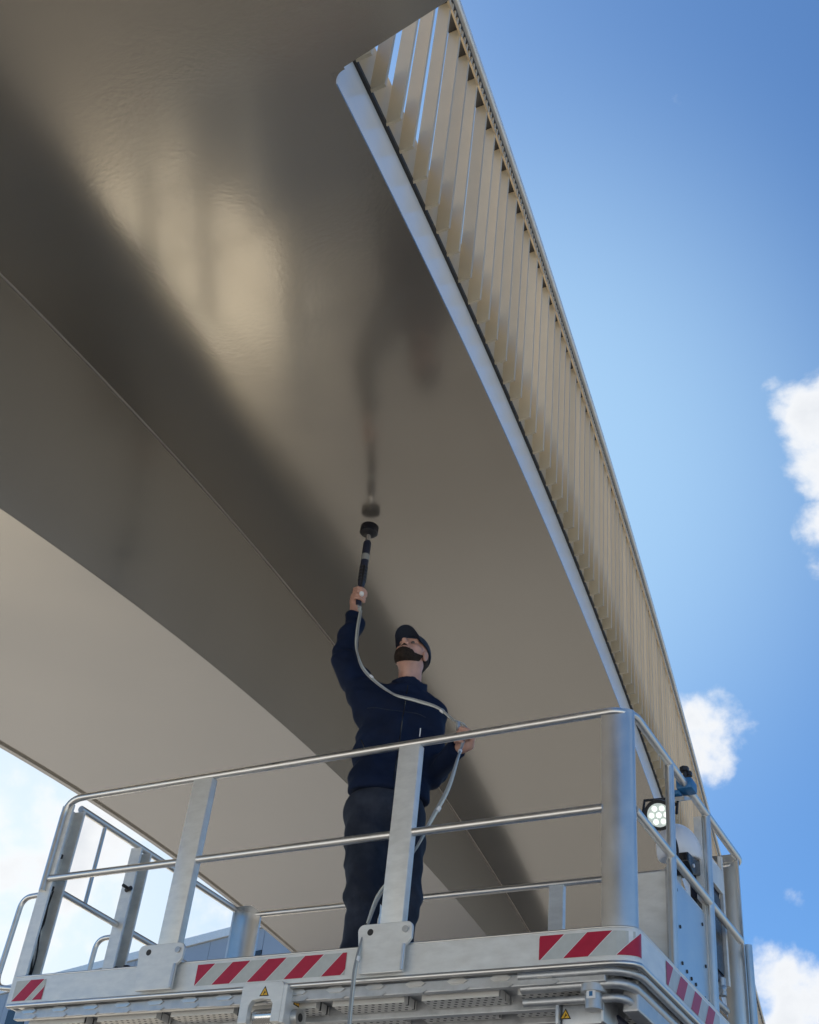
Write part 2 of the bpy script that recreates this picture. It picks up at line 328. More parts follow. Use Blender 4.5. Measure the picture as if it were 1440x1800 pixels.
tag(b.build('clip_comb', 'slat', railing), kind='stuff')
sweep('mesh_wire', lambda Y: [(UR1-.002, ZE+ZR-.120), (UR1+.008, ZE+ZR-.120), (UR1+.008, ZE+ZR-.110), (UR1-.002, ZE+ZR-.110)], [y for y in YR if y < 17], 'slat', parent=railing, closed=True)
railing.location = (0, 0, 0)

# ------------------------------------------------------------------ industrial hall beyond the bridge
hall = empty('industrial_hall', (-46, 48, 0), 'pale blue grey clad industrial hall beyond the platform', 'building')
A0 = Vector((-72, 47.26, 0)); dirh = Vector((10.2, -2.7, 0)).normalized(); nrm_h = Vector((-dirh.y, dirh.x, 0)); LH, HH = 54, 16.6
if nrm_h.y < 0: nrm_h = -nrm_h
def hp(s, d, z): return A0 + dirh*s + nrm_h*d + Vector((0, 0, z))
def hbox(b, s0, s1, d0, d1, z0, z1):
    vs = [hp(s, d, z) for z in (z0, z1) for (s, d) in ((s0, d0), (s1, d0), (s1, d1), (s0, d1))]
    b.add(vs, [(3, 2, 1, 0), (4, 5, 6, 7), (0, 1, 5, 4), (1, 2, 6, 5), (2, 3, 7, 6), (3, 0, 4, 7)])
b = MB(); hbox(b, 0, LH, .05, 22, 0, HH-.3); b.build('wall', 'clad', hall)
for i in range(36):
    s0 = i*LH/36+.012
    b = MB(); hbox(b, s0, s0+LH/36-.024, -.03, .048, .3, HH-.32); b.build('cladding_panel', 'clad', hall)
b = MB(); hbox(b, -.1, LH+.1, -.12, 22.1, HH-.3, HH); b.build('roof_edge', 'alu_dull', hall)
for s0 in [8, 16, 24, 32, 37.2, 41.8, 46.5]:
    w = MB(); hbox(w, s0, s0+1.5, -.06, -.02, HH-2.0, HH-1.1); w = w.build('window', 'glass', hall)
    f = MB(); hbox(f, s0-.06, s0+1.56, -.09, -.03, HH-2.1, HH-2.0); f.build('sill', 'alu_dull', w)

# ------------------------------------------------------------------ work platform
XL, XR, YF, YB = -4.635, -1.535, 4.401, 6.092
ZTOP, ZMID, ZTOE, ZTB, ZDK = 4.246, 3.811, 3.320, 3.187, 3.2
plat = empty('work_platform', (-3.1, 5.2, 0), 'aluminium aerial work platform with handrails and red striped toe boards', 'work platform')
RT = .0185; CR = .125
def rail(name, pts, r=RT, m='alu', fr=CR, seg=14): b = MB(); b.tube(fillet(pts, fr, 8), r, seg); return b.build(name, m, plat, 50)
# top rail loop (left front corner bends down)
rail('top_rail', [(XL, YF, 3.75), (XL, YF, ZTOP), (XR-.06, YF, ZTOP), (XR, YF+.06, ZTOP), (XR, YB, ZTOP), (XL, YB, ZTOP), (XL, YF+.105, ZTOP-.005)], fr=.1)
# mid rails
PF = [(-3.80, -3.685), (-2.636, -2.528)]       # front posts
for x0, x1 in ((XL+.03, PF[0][0]), (PF[0][1], PF[1][0]), (PF[1][1], XR-CR+.004)): rail('mid_rail', [(x0, YF, ZMID), (x1, YF, ZMID)])
rail('mid_rail', [(XR-.006, YF+.05, ZMID), (XR-.006, YB-CR, ZMID)])
rail('mid_rail', [(XL+.1, YB, ZMID), (XR-CR, YB, ZMID)])
rail('mid_rail', [(XL, 5.08, ZMID-.02), (XL, YB-.1, ZMID-.02)])
# entry gate on the left side
rail('gate_rail', [(XL, YF+.1, ZMID-.02), (XL, 4.98, ZMID-.02)], .017)
rail('gate_bar', [(XL, 4.717, ZMID-.02), (XL, 4.717, ZTOP-.01)], .011)
# front posts: flat box section bolted to plates
for x0, x1 in PF:
    b = MB(); b.box((x0, YF-.018, 3.30), (x1, YF+.028, ZTOP-.014)); b.build('post', 'alu_dull', plat, 40, bevel=.004)
    b = MB(); b.tube([(x0+.002, YF-.0, ZTOP-.02), (x1-.002, YF-.0, ZTOP-.02)], .014, 8); b.build('weld_seam', 'alu', plat, 50)
    xc = (x0+x1)/2+.0
    pl = MB(); w, h0, h1, rr = .115, 3.20, 3.405, .028
    poly = [(-w, h0), (w-.03, h0)] + [(w-.03, h1-.10), (w-.012, h1-.085), (w, h1-.07)] + [(w-rr+rr*math.cos(math.radians(a)), h1-rr+rr*math.sin(math.radians(a))) for a in range(0, 91, 15)] + [(-w+rr*math.cos(math.radians(a)), h1-rr+rr*math.sin(math.radians(a))) for a in range(90, 181, 15)] 
    pl.prism([(p[0]+xc, p[1]) for p in poly], (0, YF-.036, 0), (1, 0, 0), (0, 0, 1), (0, 1, 0), .016); plo = pl.build('base_plate', 'alu_dull', plat, bevel=.003)
    for dx, hole in ((-.082, True), (.085, False)):
        bb = MB(); bb.tube([(xc+dx, YF-.044 if not hole else YF-.0375, h1-.035), (xc+dx, YF-.03, h1-.035)], .014, 14); bb.build('bolt_hole' if hole else 'bolt', 'dark' if hole else 'galv', plo, 40)
    bb = MB(); bb.tube([(xc+w-.028, YF-.045, h0+.002), (xc+w-.028, YF-.045, h1-.098)], .007, 8); bb.build('edge_rod', 'alu', plo, 50)
# rounded corner posts: quarter shell of big radius
def corner_post(cx, cy, a0, z0=ZTOE+.004, z1=ZTOP+.012, r=CR, m='alu', ey=1.):
    b = MB(); n = 14; th = .012; vs = []
    for rr in (r, r-th):
        for i in range(n+1):
            a = a0+math.pi/2*i/n
            for z in (z0, z1): vs.append((cx+rr*math.cos(a), cy+rr*ey*math.sin(a), z))
    k = 2*(n+1); fs = []
    for i in range(n):
        fs.append((2*i, 2*i+2, 2*i+3, 2*i+1)); fs.append((k+2*i+1, k+2*i+3, k+2*i+2, k+2*i))
        fs.append((2*i+1, 2*i+3, k+2*i+3, k+2*i+1)); fs.append((2*i, k+2*i, k+2*i+2, 2*i+2))
    fs += [(0, 1, k+1, k), (2*n, k+2*n, k+2*n+1, 2*n+1)]
    b.add(vs, fs); o = b.build('corner_post', m, plat, 45)
    c = MB(); c.add([(cx+(r-.002)*math.cos(a0+math.pi/2*i/n), cy+(r-.002)*ey*math.sin(a0+math.pi/2*i/n), z1-.004) for i in range(n+1)]+[(cx, cy, z1-.004)], [tuple(range(n+2))]); c.build('cap_plate', m, o)
    return o
corner_post(XR-CR, YF+.045, -math.pi/2, r=CR+.004, ey=.42)
corner_post(XR-CR, YB-CR, 0, r=CR+.008)
corner_post(XL+CR, YB-CR, math.pi/2, r=CR)
# right side posts
for y in (4.92, 5.47):
    b = MB(); b.tube([(XR-.012, y, ZTOE-.003), (XR-.002, y, ZTOP)], .020, 14); b.build('side_post', 'alu', plat, 50)
b = MB(); b.box((XR-.055, 5.44, ZTB+.1), (XR-.02, 5.462, ZTOP-.02)); b.build('side_flat_bar', 'alu_dull', plat)
b = MB(); b.tube([(XR+.004, YB-.03, 3.0), (XR+.004, YB-.03, 3.82)], .02, 14); b.build('rear_corner_tube', 'alu', plat, 50)
# back post
b = MB(); b.box((-2.60, YB-.02, ZTB), (-2.515, YB+.02, ZTOP-.012)); b.build('post', 'alu_dull', plat, bevel=.003)
b = MB(); b.box((-3.75, YB-.02, ZTB), (-3.66, YB+.02, ZTOP-.012)); b.build('post', 'alu_dull', plat, bevel=.003)
# left side channel posts with slots
def channel(y0, y1, z1, nm):
    b = MB(); t = .012; x0, x1 = XL-.03, XL+.045
    b.box((x0, y0, ZTB), (x0+t, y1, z1)); b.box((x0+t+.0005, y0, ZTB), (x1, y0+t, z1)); b.box((x0+t+.0005, y1-t, ZTB), (x1, y1, z1))
    o = b.build(nm, 'alu_dull', plat)
    for z in (3.95, 3.62):
        s = MB(); s.box((x0+t, y0+.030, z-.05), (x0+t+.004, y0+.048, z+.10)); s.build('slot', 'dark', o)
    return o
c1 = channel(YF+.005, YF+.105, ZTOP-.03, 'channel_post'); c2 = channel(4.99, 5.085, ZTOP-.02, 'channel_post')
b = MB(); b.tube(spline([(XL-.005, YF+.06, 3.78), (XL+.0, YF+.07, 3.62), (XL-.005, YF+.05, 3.5), (XL+.004, YF+.07, 3.36), (XL, YF+.04, 3.22)]), .005, 6); b.tube(spline([(XL-.007, YF+.08, 3.78), (XL+.01, YF+.05, 3.58), (XL+.01, YF+.075, 3.42), (XL+.01, YF+.05, 3.2)]), .004, 6); b.build('wiring', 'black', c1, 60)
for z in (3.78, 3.95): 
    b = MB(); b.box((XL-.018, YF+.04, z), (XL+.0, YF+.075, z+.02)); b.build('latch', 'dark', c1)
b = MB(); b.tube([(XL+.01, 4.985, 3.98), (XL+.05, 4.975, 3.985)], .012, 10); b.tube([(XL+.03, 4.97, 3.985), (XL+.03, 4.93, 3.985)], .009, 8); b.build('spring_pin', 'black', c2, 50)
b = MB(); b.box((XL-.02, 5.0, 3.46), (XL+.06, 5.07, 3.57)); b.box((XL+.062, 5.02, 3.44), (XL+.13, 5.075, 3.55)); b.tube([(XL+.03, 5.03, 3.40), (XL+.03, 5.03, 3.46)], .012); b.tube([(XL+.03, 5.03, 3.22), (XL+.03, 5.03, 3.40)], .007); b.tube([(XL+.09, 5.045, 3.55), (XL+.09, 5.045, 3.585)], .02); b.build('gate_switch', 'navybox', c2, 40, bevel=.004)
# entry grab handles
for y in (YF+.02, 5.02):
    rail('grab_handle', [(XL-.02, y, 3.74), (XL-.14, y, 3.735), (XL-.155, y, 3.29), (XL-.02, y, 3.275)], .014, fr=.09)
# toe boards
def toe_path(n=10):
    r = CR+.006; P = [(XL+.0, YF-.006)]; P.append((XR-CR, YF-.006))
    for i in range(1, n+1):
        a = -math.pi/2+math.pi/2*i/n; P.append((XR-CR+r*math.cos(a), YF-.006+.42*(r+r*math.sin(a))))
    P.append((XR+.006, YB-CR))
    for i in range(1, n+1):
        a = math.pi/2*i/n; P.append((XR-CR+r*math.cos(a), YB-CR+r*math.sin(a)))
    P.append((XL, YB+.006)); return P
TP = toe_path(); SL = [0.]
for a, c in zip(TP, TP[1:]): SL.append(SL[-1]+math.dist(a, c))
def at_s(s, off=0.):
    i = max(0, min(len(TP)-2, next((k for k in range(len(SL)-1) if SL[k+1] >= s), len(TP)-2)))
    t = (s-SL[i])/(SL[i+1]-SL[i]); dx, dy = TP[i+1][0]-TP[i][0], TP[i+1][1]-TP[i][1]; L = math.hypot(dx, dy)
    return (TP[i][0]+dx*t+dy/L*off, TP[i][1]+dy*t-dx/L*off)
def strip(b, pts, z0, z1, th):
    n = len(pts); vs = []
    for i, (x, y) in enumerate(pts):
        p, q = pts[max(i-1, 0)], pts[min(i+1, n-1)]; dx, dy = q[0]-p[0], q[1]-p[1]; L = math.hypot(dx, dy); nx, ny = -dy/L, dx/L
        for o in (0, th):
            for z in (z0, z1): vs.append((x+nx*o, y+ny*o, z))
    fs = []
    for i in range(n-1):
        a, c = 4*i, 4*i+4
        fs += [(a, c, c+1, a+1), (a+2, a+3, c+3, c+2), (a+1, c+1, c+3, a+3), (a, a+2, c+2, c)]
    fs += [(0, 1, 3, 2), (4*n-4, 4*n-2, 4*n-1, 4*n-3)]; b.add(vs, fs)
b = MB(); strip(b, TP, ZTB, ZTOE, .006); toe = b.build('toe_board', 'alu_dull', plat, 30)
b = MB(); strip(b, [(XL, 5.09), (XL, YB)][::-1], ZTB, ZTOE, .006); b.build('toe_board', 'alu_dull', plat)
def lip(z, r, off, nm, m='alu'):
    b = MB(); pts = []; s = .0
    while s <= SL[-1]: 
        x, y = at_s(min(s, SL[-1]-1e-4), off); pts.append((x, y, z)); s += .03
    b.tube(pts, r, 8); return b.build(nm, m, plat, 60)
lip(ZTB-.004, .011, .0015, 'lower_lip'); lip(ZTOE+.001, .0055, -.003, 'upper_lip')
# hazard stickers: reflective film with slanted red stripes
def sticker(s0, s1, z0, z1, stripes, sl):
    def quad_strip(b, fa, fb, off, mi):      # region between left boundary fa(z) and right boundary fb(z) clipped to [s0,s1]
        nz, ns = 8, 12
        for i in range(nz):
            za, zb = z0+(z1-z0)*i/nz, z0+(z1-z0)*(i+1)/nz
            for j in range(ns):
                q = []
                for z, t in ((za, j/ns), (za, (j+1)/ns), (zb, (j+1)/ns), (zb, j/ns)):
                    l, r = max(s0, min(s1, fa(z))), max(s0, min(s1, fb(z))); x, y = at_s(l+(r-l)*t, off); q.append((x, y, z))
                if (Vector(q[1])-Vector(q[0])).length+(Vector(q[2])-Vector(q[3])).length < 1e-5: continue
                b.add(q, [(0, 1, 2, 3)], mi)
    b = MB(); quad_strip(b, lambda z: s0, lambda z: s1, .0012, 0)
    for st, w in stripes:
        quad_strip(b, lambda z: st-.0035+(z-z0)*sl, lambda z: st+w+.0035+(z-z0)*sl, .0018, 2)
        quad_strip(b, lambda z: st+(z-z0)*sl, lambda z: st+w+(z-z0)*sl, .0024, 1)
    return b.build('hazard_sticker', ['sticker', 'red', 'white_film'], toe)
sX = lambda x: x-XL
sticker(.012, .20, 3.205, 3.300, [(.012, .085), (.142, .12)], .95)
sticker(sX(-3.551), sX(-2.783), 3.213, 3.305, [(sX(-3.551)-.094+.187*i, .094) for i in range(6)], 1.02)
sC = SL[1]+CR*math.pi/2*.82
sticker(sX(-1.915), sC, 3.213, 3.305, [(sX(-1.915)-.094, .100), (sX(-1.915)+.100, .10), (sC-.105, .14)], 1.05)
sR = SL[11]+.30
sticker(sR, sR+.72, 3.213, 3.305, [(sR-.075+.19*i, .095) for i in range(5)], .75)
# deck and underside frame
b = MB(); b.box((XL+.02, YF+.02, ZDK-.012), (XR-.02, YB-.02, ZDK)); b.build('deck_plate', 'alu_dull', plat)
b = MB(); b.box((XL+.03, YF+.018, 3.128), (XR-.12, YF+.05, 3.174)); eb = b.build('edge_beam', 'galv', plat, bevel=.004)
x = XL+.12
while x < XR-.2:
    c = MB(); poly = [(-.045, .0), (-.028, .014), (.028, .014), (.045, 0), (.028, -.014), (-.028, -.014)]
    c.prism([(p[0]+x, p[1]*.8+3.163) for p in poly], (0, YF+.012, 0), (1, 0, 0), (0, 0, 1), (0, 1, 0), .012); c.build('lozenge_clip', 'alu', eb)
    c = MB(); c.prism([(p[0]*1.2+x+.002, p[1]*.7+3.136) for p in poly], (0, YF+.013, 0), (1, 0, 0), (0, 0, 1), (0, 1, 0), .012); c.build('lozenge_clip', 'galv', eb); x += .187
rows = [4.47+.165*i for i in range(9)]
for r, y in enumerate(rows):
    b = MB(); b.box((XL+.05, y+.118, 3.09), (XR-.16, y+.150, 3.165)); bo = b.build('joist', 'galv', plat, bevel=.004)
    if r < 4:
        x = XL+.15+.09*(r % 2)
        while x < XR-.3:
            c = MB(); poly = [(-.045, .0), (-.028, .014), (.028, .014), (.045, 0), (.028, -.014), (-.028, -.014)]
            c.prism([(p[0]+x, p[1]+3.15) for p in poly], (0, y+.112, 0), (1, 0, 0), (0, 0, 1), (0, 1, 0), .012); c.build('lozenge_clip', 'alu', bo); x += .23
    x = XL+.08-.11*(r % 2)
    while x < XR-.3:
        if x > XL+.02:
            c = MB(); c.box((x, y+.004, 3.114), (min(x+.34, XR-.16), y+.112, 3.15)); c.build('perforated_plank', 'perf', plat, bevel=.002)
        x += .42
b = MB(); b.box((XL+.04, YF+.06, 3.152), (XR-.1, YB-.05, 3.186)); b.build('floor_pan', 'galv', plat)
# curved skirt under the front right corner and the right side beam
for z, rr, rad in ((3.165, CR-.012, .016), (3.13, CR-.045, .02), (3.085, CR-.07, .016)):
    P = [(XR-CR-.35, YF+.012+CR-rr, z)]+[(XR-CR+rr*math.cos(a), YF+CR+.01+rr*math.sin(a), z) for a in [-math.pi/2+math.pi/2*i/10 for i in range(11)]]+[(XR-CR+rr, YB-.2, z)]
    b = MB(); b.tube(P, rad, 10); b.build('skirt_tube', 'galv', plat, 60)
b = MB(); b.box((XR-.10, YF+.14, 3.05), (XR-.035, YB-.1, 3.17)); b.build('side_beam', 'galv', plat, bevel=.008)
b = MB(); b.tube(spline([(XR-.17, 4.62, 3.06), (XR-.13, 4.8, 3.03), (XR-.15, 5.0, 3.05), (XR-.12, 5.3, 3.02)]), .022, 8); b.tube(spline([(XR-.22, 4.66, 3.08), (XR-.2, 4.85, 3.04), (XR-.2, 5.2, 3.05)]), .016, 8); b.build('cable_loom', 'navybox', plat, 60)
# pivot lug under the front edge
lx0, lx1 = -3.27, -3.06
lug = MB(); w = lx1-lx0
outer = [(0, 0), (0, .15), (.012, .165), (w-.012, .165), (w, .15), (w, 0), (w-.045, 0), (w-.045, .075), (w-.06, .092), (w/2, .097), (.06, .092), (.045, .075), (.045, 0)]
lug.prism([(p[0]+lx0, p[1]+3.035) for p in outer], (0, YF-.03, 0), (1, 0, 0), (0, 0, 1), (0, 1, 0), .03)
lug.box((lx1+.0005, YF-.03, 3.03), (lx1+.02, YF+.14, 3.185)); lo = lug.build('pivot_lug', 'alu_dull', plat, bevel=.003)
b = MB(); b.tube([(lx0+.05, YF+.03, 3.075), (lx1-.05, YF+.03, 3.075)], .032, 16); b.build('pivot_pin', 'steel', lo, 40)
b = MB(); b.tube([(lx1+.021, YF+.05, 3.07), (lx1+.05, YF+.05, 3.07)], .035, 18); b.build('hinge_eye', 'alu', lo, 40)
b = MB(); b.tube([(lx1+.0505, YF+.05, 3.07), (lx1+.052, YF+.05, 3.07)], .017, 16); b.build('eye_bore', 'dark', lo)
def warn(o, ax, ay, n, s, parent):
    o, ax, ay, n = Vector(o), Vector(ax), Vector(ay), Vector(n); b = MB()
    tri = lambda k: [(-.5*k*s, -.29*k*s), (.5*k*s, -.29*k*s), (0, .58*k*s)]
    b.prism(tri(1), o, ax, ay, n, .0010, 1); b.prism(tri(.74), o, ax, ay, n, .0016, 0)
    b.prism([(-.10*s, -.16*s), (-.02*s, -.17*s), (.08*s, .02*s), (.14*s, -.06*s), (.16*s, -.02*s), (.06*s, .14*s), (-.01*s, .16*s), (.01*s, .06*s)], o, ax, ay, n, .0022, 1)
    b.build('warning_sticker', ['yellow', 'blackgloss'], parent)
warn((lx0+w/2+.012, YF-.030, 3.155), (1, 0, 0), (0, 0, 1), (0, -1, 0), .048, lo)
warn((lx1+.020, YF+.055, 3.135), (0, 1, 0), (0, 0, 1), (1, 0, 0), .055, lo)
# load cell bracket under the front right corner
br = MB(); br.box((-1.86, 4.50, 3.00), (-1.70, 4.62, 3.075)); br.box((-1.88, 4.48, 3.0), (-1.865, 4.64, 3.10)); br.box((-1.70+.001, 4.48, 3.0), (-1.685, 4.64, 3.10)); br.tube([(-1.79, 4.55, 3.0), (-1.79, 4.55, 3.14)], .03, 14)
bo = br.build('load_cell_bracket', 'galv', plat, 40, bevel=.006)
b = MB(); b.tube([(-1.72, 4.47, 3.10), (-1.72, 4.47, 3.135)], .05, 18); b.tube([(-1.72, 4.47, 3.04), (-1.72, 4.47, 3.10)], .034, 14); b.build('levelling_foot', 'galv', bo, 40)
b = MB(); b.box((-1.735, 4.432, 3.072), (-1.700, 4.435, 3.105)); b.build('label_plate', 'white_film', bo)
b = MB(); b.box((-1.724, 4.4305, 3.080), (-1.711, 4.4318, 3.097)); b.build('label_print', 'blue_clamp', bo)
warn((-1.881, 4.52, 3.06), (0, -1, 0), (0, 0, 1), (-1, 0, 0), .05, bo); warn((-1.845, 4.499, 3.035), (1, 0, 0), (0, 0, 1), (0, -1, 0), .045, bo)
# mast below the deck (outside the frame)
b = MB(); b.box((-3.35, 5.25, 0.9), (-2.85, 5.65, 3.08)); b.box((-3.42, 5.18, .5), (-2.78, 5.72, 1.9)); b.build('mast', 'galv', plat, bevel=.01)
b = MB(); b.box((-4.3, 4.75, .25), (-1.9, 6.1, .55)); b.build('chassis', 'navybox', plat, bevel=.03)
for x in (-4.0, -2.2):
    for y in (4.72, 6.13):
        b = MB(); b.tube([(x, y-.1, .3), (x, y+.1, .3)], .3, 24); b.build('wheel', 'black', plat, 40)

# ------------------------------------------------------------------ control cabinet on the platform's right side
cab = empty('control_cabinet', (-1.7, 5.2, ZDK), 'aluminium control cabinet with riveted side sheet at the platform right side', 'cabinet')
b = MB(); b.box((-1.80, 4.955, ZDK+.005), (XR-.03, 5.43, 3.765)); b.build('housing', 'alu_dull', cab, bevel=.006)
b = MB(); b.box((XR-.027, 4.945, ZTOE-.02), (XR-.022, 5.435, 3.745)); sh = b.build('side_sheet', 'alu', cab)
for (y, z) in [(5.02, 3.70), (5.05, 3.55), (5.06, 3.40), (5.12, 3.385), (5.18, 3.375), (5.24, 3.37), (5.38, 3.68), (5.40, 3.5), (5.36, 3.35), (5.41, 3.35)]:
    b = MB(); b.tube([(XR-.0225, y, z), (XR-.018, y, z)], .008, 8); b.build('rivet', 'dark', sh)
b = MB(); b.box((-1.575, 4.925, ZDK+.15), (-1.558, 4.952, 3.765)); b.build('hinge_strip', 'galv', cab)
con = MB()
prof = None; _ = [(5.27, 4.0), (5.28, 4.10), (5.34, 4.155), (5.44, 4.165), (5.53, 4.12), (5.54, 4.03), (5.42, 3.985), (5.32, 3.975)]
HOOD = True
b = MB(); b.prism([(5.26, 3.93), (5.33, 3.895), (5.47, 3.94), (5.56, 4.02), (5.56, 4.09), (5.42, 3.995), (5.26, 3.975)], (-1.67, 0, 0), (0, 1, 0), (0, 0, 1), (1, 0, 0), .10); brk = b.build('console_bracket', 'blackgloss', cab, bevel=.006)
for y, z in ((5.33, 3.935), (5.48, 3.99)):
    b = MB(); b.tube([(-1.572, y, z), (-1.564, y, z)], .009, 10); b.build('screw', 'white_pl', brk)
b = MB(); b.tube([(-1.588, 5.41, 4.02), (-1.575, 5.405, 4.05)], .01, 8); b.build('toggle_knob', 'cable', cab)
b = MB(); b.box((-1.70, 5.34, 3.766), (-1.65, 5.40, 3.98)); b.build('console_stem', 'alu_dull', cab)
b = MB(); b.tube([(-1.62, 5.40, 3.77), (-1.62, 5.45, 3.82)], .025, 10); b.box((-1.66, 5.36, 3.767), (-1.57, 5.46, 3.80)); b.build('foot_switch', 'blackgloss', cab, bevel=.005)

panel = empty('screen_console', (-1.62, 5.7, 3.5), 'dark screen panel in grey frame near the platform rear right corner', 'console')
b = MB(); b.box((-1.66, 5.56, 3.56), (-1.60, 5.86, 4.02)); b.build('screen_box', 'navybox', panel, bevel=.01)
b = MB(); b.box((-1.598, 5.55, 4.0), (-1.578, 5.85, 4.12)); b.box((-1.598, 5.85, 3.56), (-1.578, 5.875, 4.2)); b.build('frame', 'alu_dull', panel, bevel=.003)
b = MB(); b.box((-1.597, 5.58, 3.60), (-1.592, 5.83, 3.97)); b.build('screen', 'blackgloss', panel)
b = MB(); b.tube([(-1.60, 5.80, 3.50), (-1.60, 5.80, 3.58)], .02, 8); b.tube([(-1.60, 5.62, 3.44), (-1.60, 5.86, 3.45)], .016, 8); b.tube([(-1.585, 5.72, 3.50), (-1.585, 5.78, 3.53)], .013, 8); b.build('hook', 'galv', panel, 50)

# work light clamped to the right rail
wl = empty('work_light', (-1.6, 5.1, 4.1), 'lit round LED work light hanging from blue clamp on rail', 'lamp')
lc = Vector((-1.655, 5.125, 4.105)); ld = Vector((.10, -.85, -.52)).normalized()
b = MB(); b.tube([lc-ld*.05, lc-ld*.035, lc-ld*.0, lc+ld*.016], [.03, .060, .070, .070], 24); hs = b.build('lamp_housing', 'black', wl, 40)
b = MB(); b.tube([lc+ld*.0165, lc+ld*.018], .054, 24); b.build('lens', 'lens', hs)
ex = ld.cross(Vector((0, 0, 1))).normalized(); ey = ex.cross(ld)
for i in range(7):
    a = 2*math.pi*i/6; q = lc+ld*.0185+((ex*math.cos(a)+ey*math.sin(a))*.034 if i < 6 else Vector((0, 0, 0)))
    b = MB(); b.tube([q, q+ld*.002], .012, 10); b.build('led_cell', 'led', hs)
b = MB(); b.tube([lc-ex*.078, lc-ex*.078+Vector((0, .03, .09)), lc+Vector((0, .05, .10)), lc+ex*.078+Vector((0, .03, .09)), lc+ex*.078], .007, 8); b.tube([lc+Vector((0, .045, .10)), (-1.60, 5.22, 4.19)], .008, 8); b.build('bracket', 'black', wl, 50)
b = MB(); b.prism([(0, 0), (.11, .05), (.11, .065), (0, .02)], (-1.60, 5.14, 4.17), (0, 1, 0), (0, 0, 1), (1, 0, 0), .06); b.build('bracket_plate', 'galv', wl)
b = MB(); b.box((-1.575, 5.125, 4.222), (-1.497, 5.215, 4.278)); b.box((-1.60, 5.13, 4.20), (-1.56, 5.19, 4.225)); cl = b.build('clamp', 'blue_clamp', wl, 40, bevel=.012)
for y in (5.145, 5.195):
    b = MB(); b.tube([(-1.535, y, 4.278), (-1.535, y, 4.315)], .008, 8); b.tube([(-1.535, y, 4.315), (-1.535, y, 4.335)], .022, 6); b.build('knob', 'black', cl, 40)
b = MB(); b.tube(spline([lc-ld*.05, lc+Vector((.03, .07, -.05)), (-1.60, 5.2, 3.95), (-1.60, 5.12, 3.78)]), .006, 6); b.build('lamp_cable', 'black', wl, 60)

# ------------------------------------------------------------------ surface nets for organic shapes
def nets(fn, lo, hi, h):
    lo = np.array(lo, float); n = np.ceil((np.array(hi)-lo)/h).astype(int)+1
    ax = [lo[i]+h*np.arange(n[i]) for i in range(3)]
    G = np.stack(np.meshgrid(*ax, indexing='ij'), -1); D = fn(G.reshape(-1, 3)).reshape(n)
    S = D < 0
    c = np.zeros(np.array(n)-1, int)
    offs = [(i, j, k) for i in (0, 1) for j in (0, 1) for k in (0, 1)]
    sl = lambda o: tuple(slice(o[a], n[a]-1+o[a]) for a in range(3))
    for o in offs: c += S[sl(o)]
    act = (c > 0) & (c < 8); idx = -np.ones(act.shape, int); ii = np.argwhere(act); idx[act] = np.arange(len(ii))
    num = np.zeros((len(ii), 3)); cnt = np.zeros(len(ii))
    for a in offs:
        for d in range(3):
            if a[d]: continue
            bq = list(a); bq[d] = 1; A = ii+np.array(a); B = ii+np.array(bq)
            da = D[tuple(A.T)]; db = D[tuple(B.T)]; cr = (da < 0) != (db < 0)
            t = np.where(cr, da/np.where(cr, da-db, 1), 0)
            num += np.where(cr[:, None], A+t[:, None]*(B-A), 0); cnt += cr
    V = lo+h*num/cnt[:, None]; F = []
    for d in range(3):
        a, b = (d+1) % 3, (d+2) % 3
        s0 = [slice(None)]*3; s1 = [slice(None)]*3; s0[d] = slice(0, n[d]-1); s1[d] = slice(1, n[d])
        E = S[tuple(s0)] != S[tuple(s1)]; e = np.argwhere(E); e = e[(e[:, a] > 0) & (e[:, b] > 0) & (e[:, a] < n[a]-1) & (e[:, b] < n[b]-1)]
        ins = S[tuple(e.T)]; da = np.eye(3, dtype=int)[a]; db = np.eye(3, dtype=int)[b]
        q = np.stack([idx[tuple((e-da-db).T)], idx[tuple((e-db).T)], idx[tuple(e.T)], idx[tuple((e-da).T)]], -1)
        q[~ins] = q[~ins][:, ::-1]; F.append(q)
    return V, np.concatenate(F)
def smin(a, b, k): h = np.clip(.5+.5*(b-a)/k, 0, 1); return b*(1-h)+a*h-k*h*(1-h)
def cap(p, a, b, ra, rb, sc_=(1, 1, 1)):
    s = np.array(sc_, float); a, b = np.array(a, float)/s, np.array(b, float)/s; q = p/s; ba = b-a
    t = np.clip(((q-a)@ba)/(ba@ba+1e-12), 0, 1); return (np.linalg.norm(q-a-t[:, None]*ba, axis=1)-(ra+(rb-ra)*t))*s.min()
def ell(p, c, r):
    r = np.array(r); k0 = np.linalg.norm((p-c)/r, axis=1); k1 = np.linalg.norm((p-c)/(r*r), axis=1); return k0*(k0-1)/np.maximum(k1, 1e-9)
def mesh_np(name, V, F, m, parent, local=True):
    me = bpy.data.meshes.new(name); me.from_pydata(V.tolist(), [], F.tolist()); me.materials.append(MT[m])
    me.polygons.foreach_set('use_smooth', [True]*len(me.polygons)); o = bpy.data.objects.new(name, me); col.objects.link(o); o.parent = parent; return o

def hood(p):
    d = ell(p, np.array([-1.655, 5.40, 4.04]), (.10, .155, .125)); return np.maximum(d, 3.975+.25*(p[:, 1]-5.30)*(p[:, 1] > 5.30)-p[:, 2])
V, F = nets(hood, (-1.78, 5.22, 3.94), (-1.53, 5.58, 4.19), .008); mesh_np('console_hood', V-np.array(ORG[cab.name]), F, 'white_pl', cab)
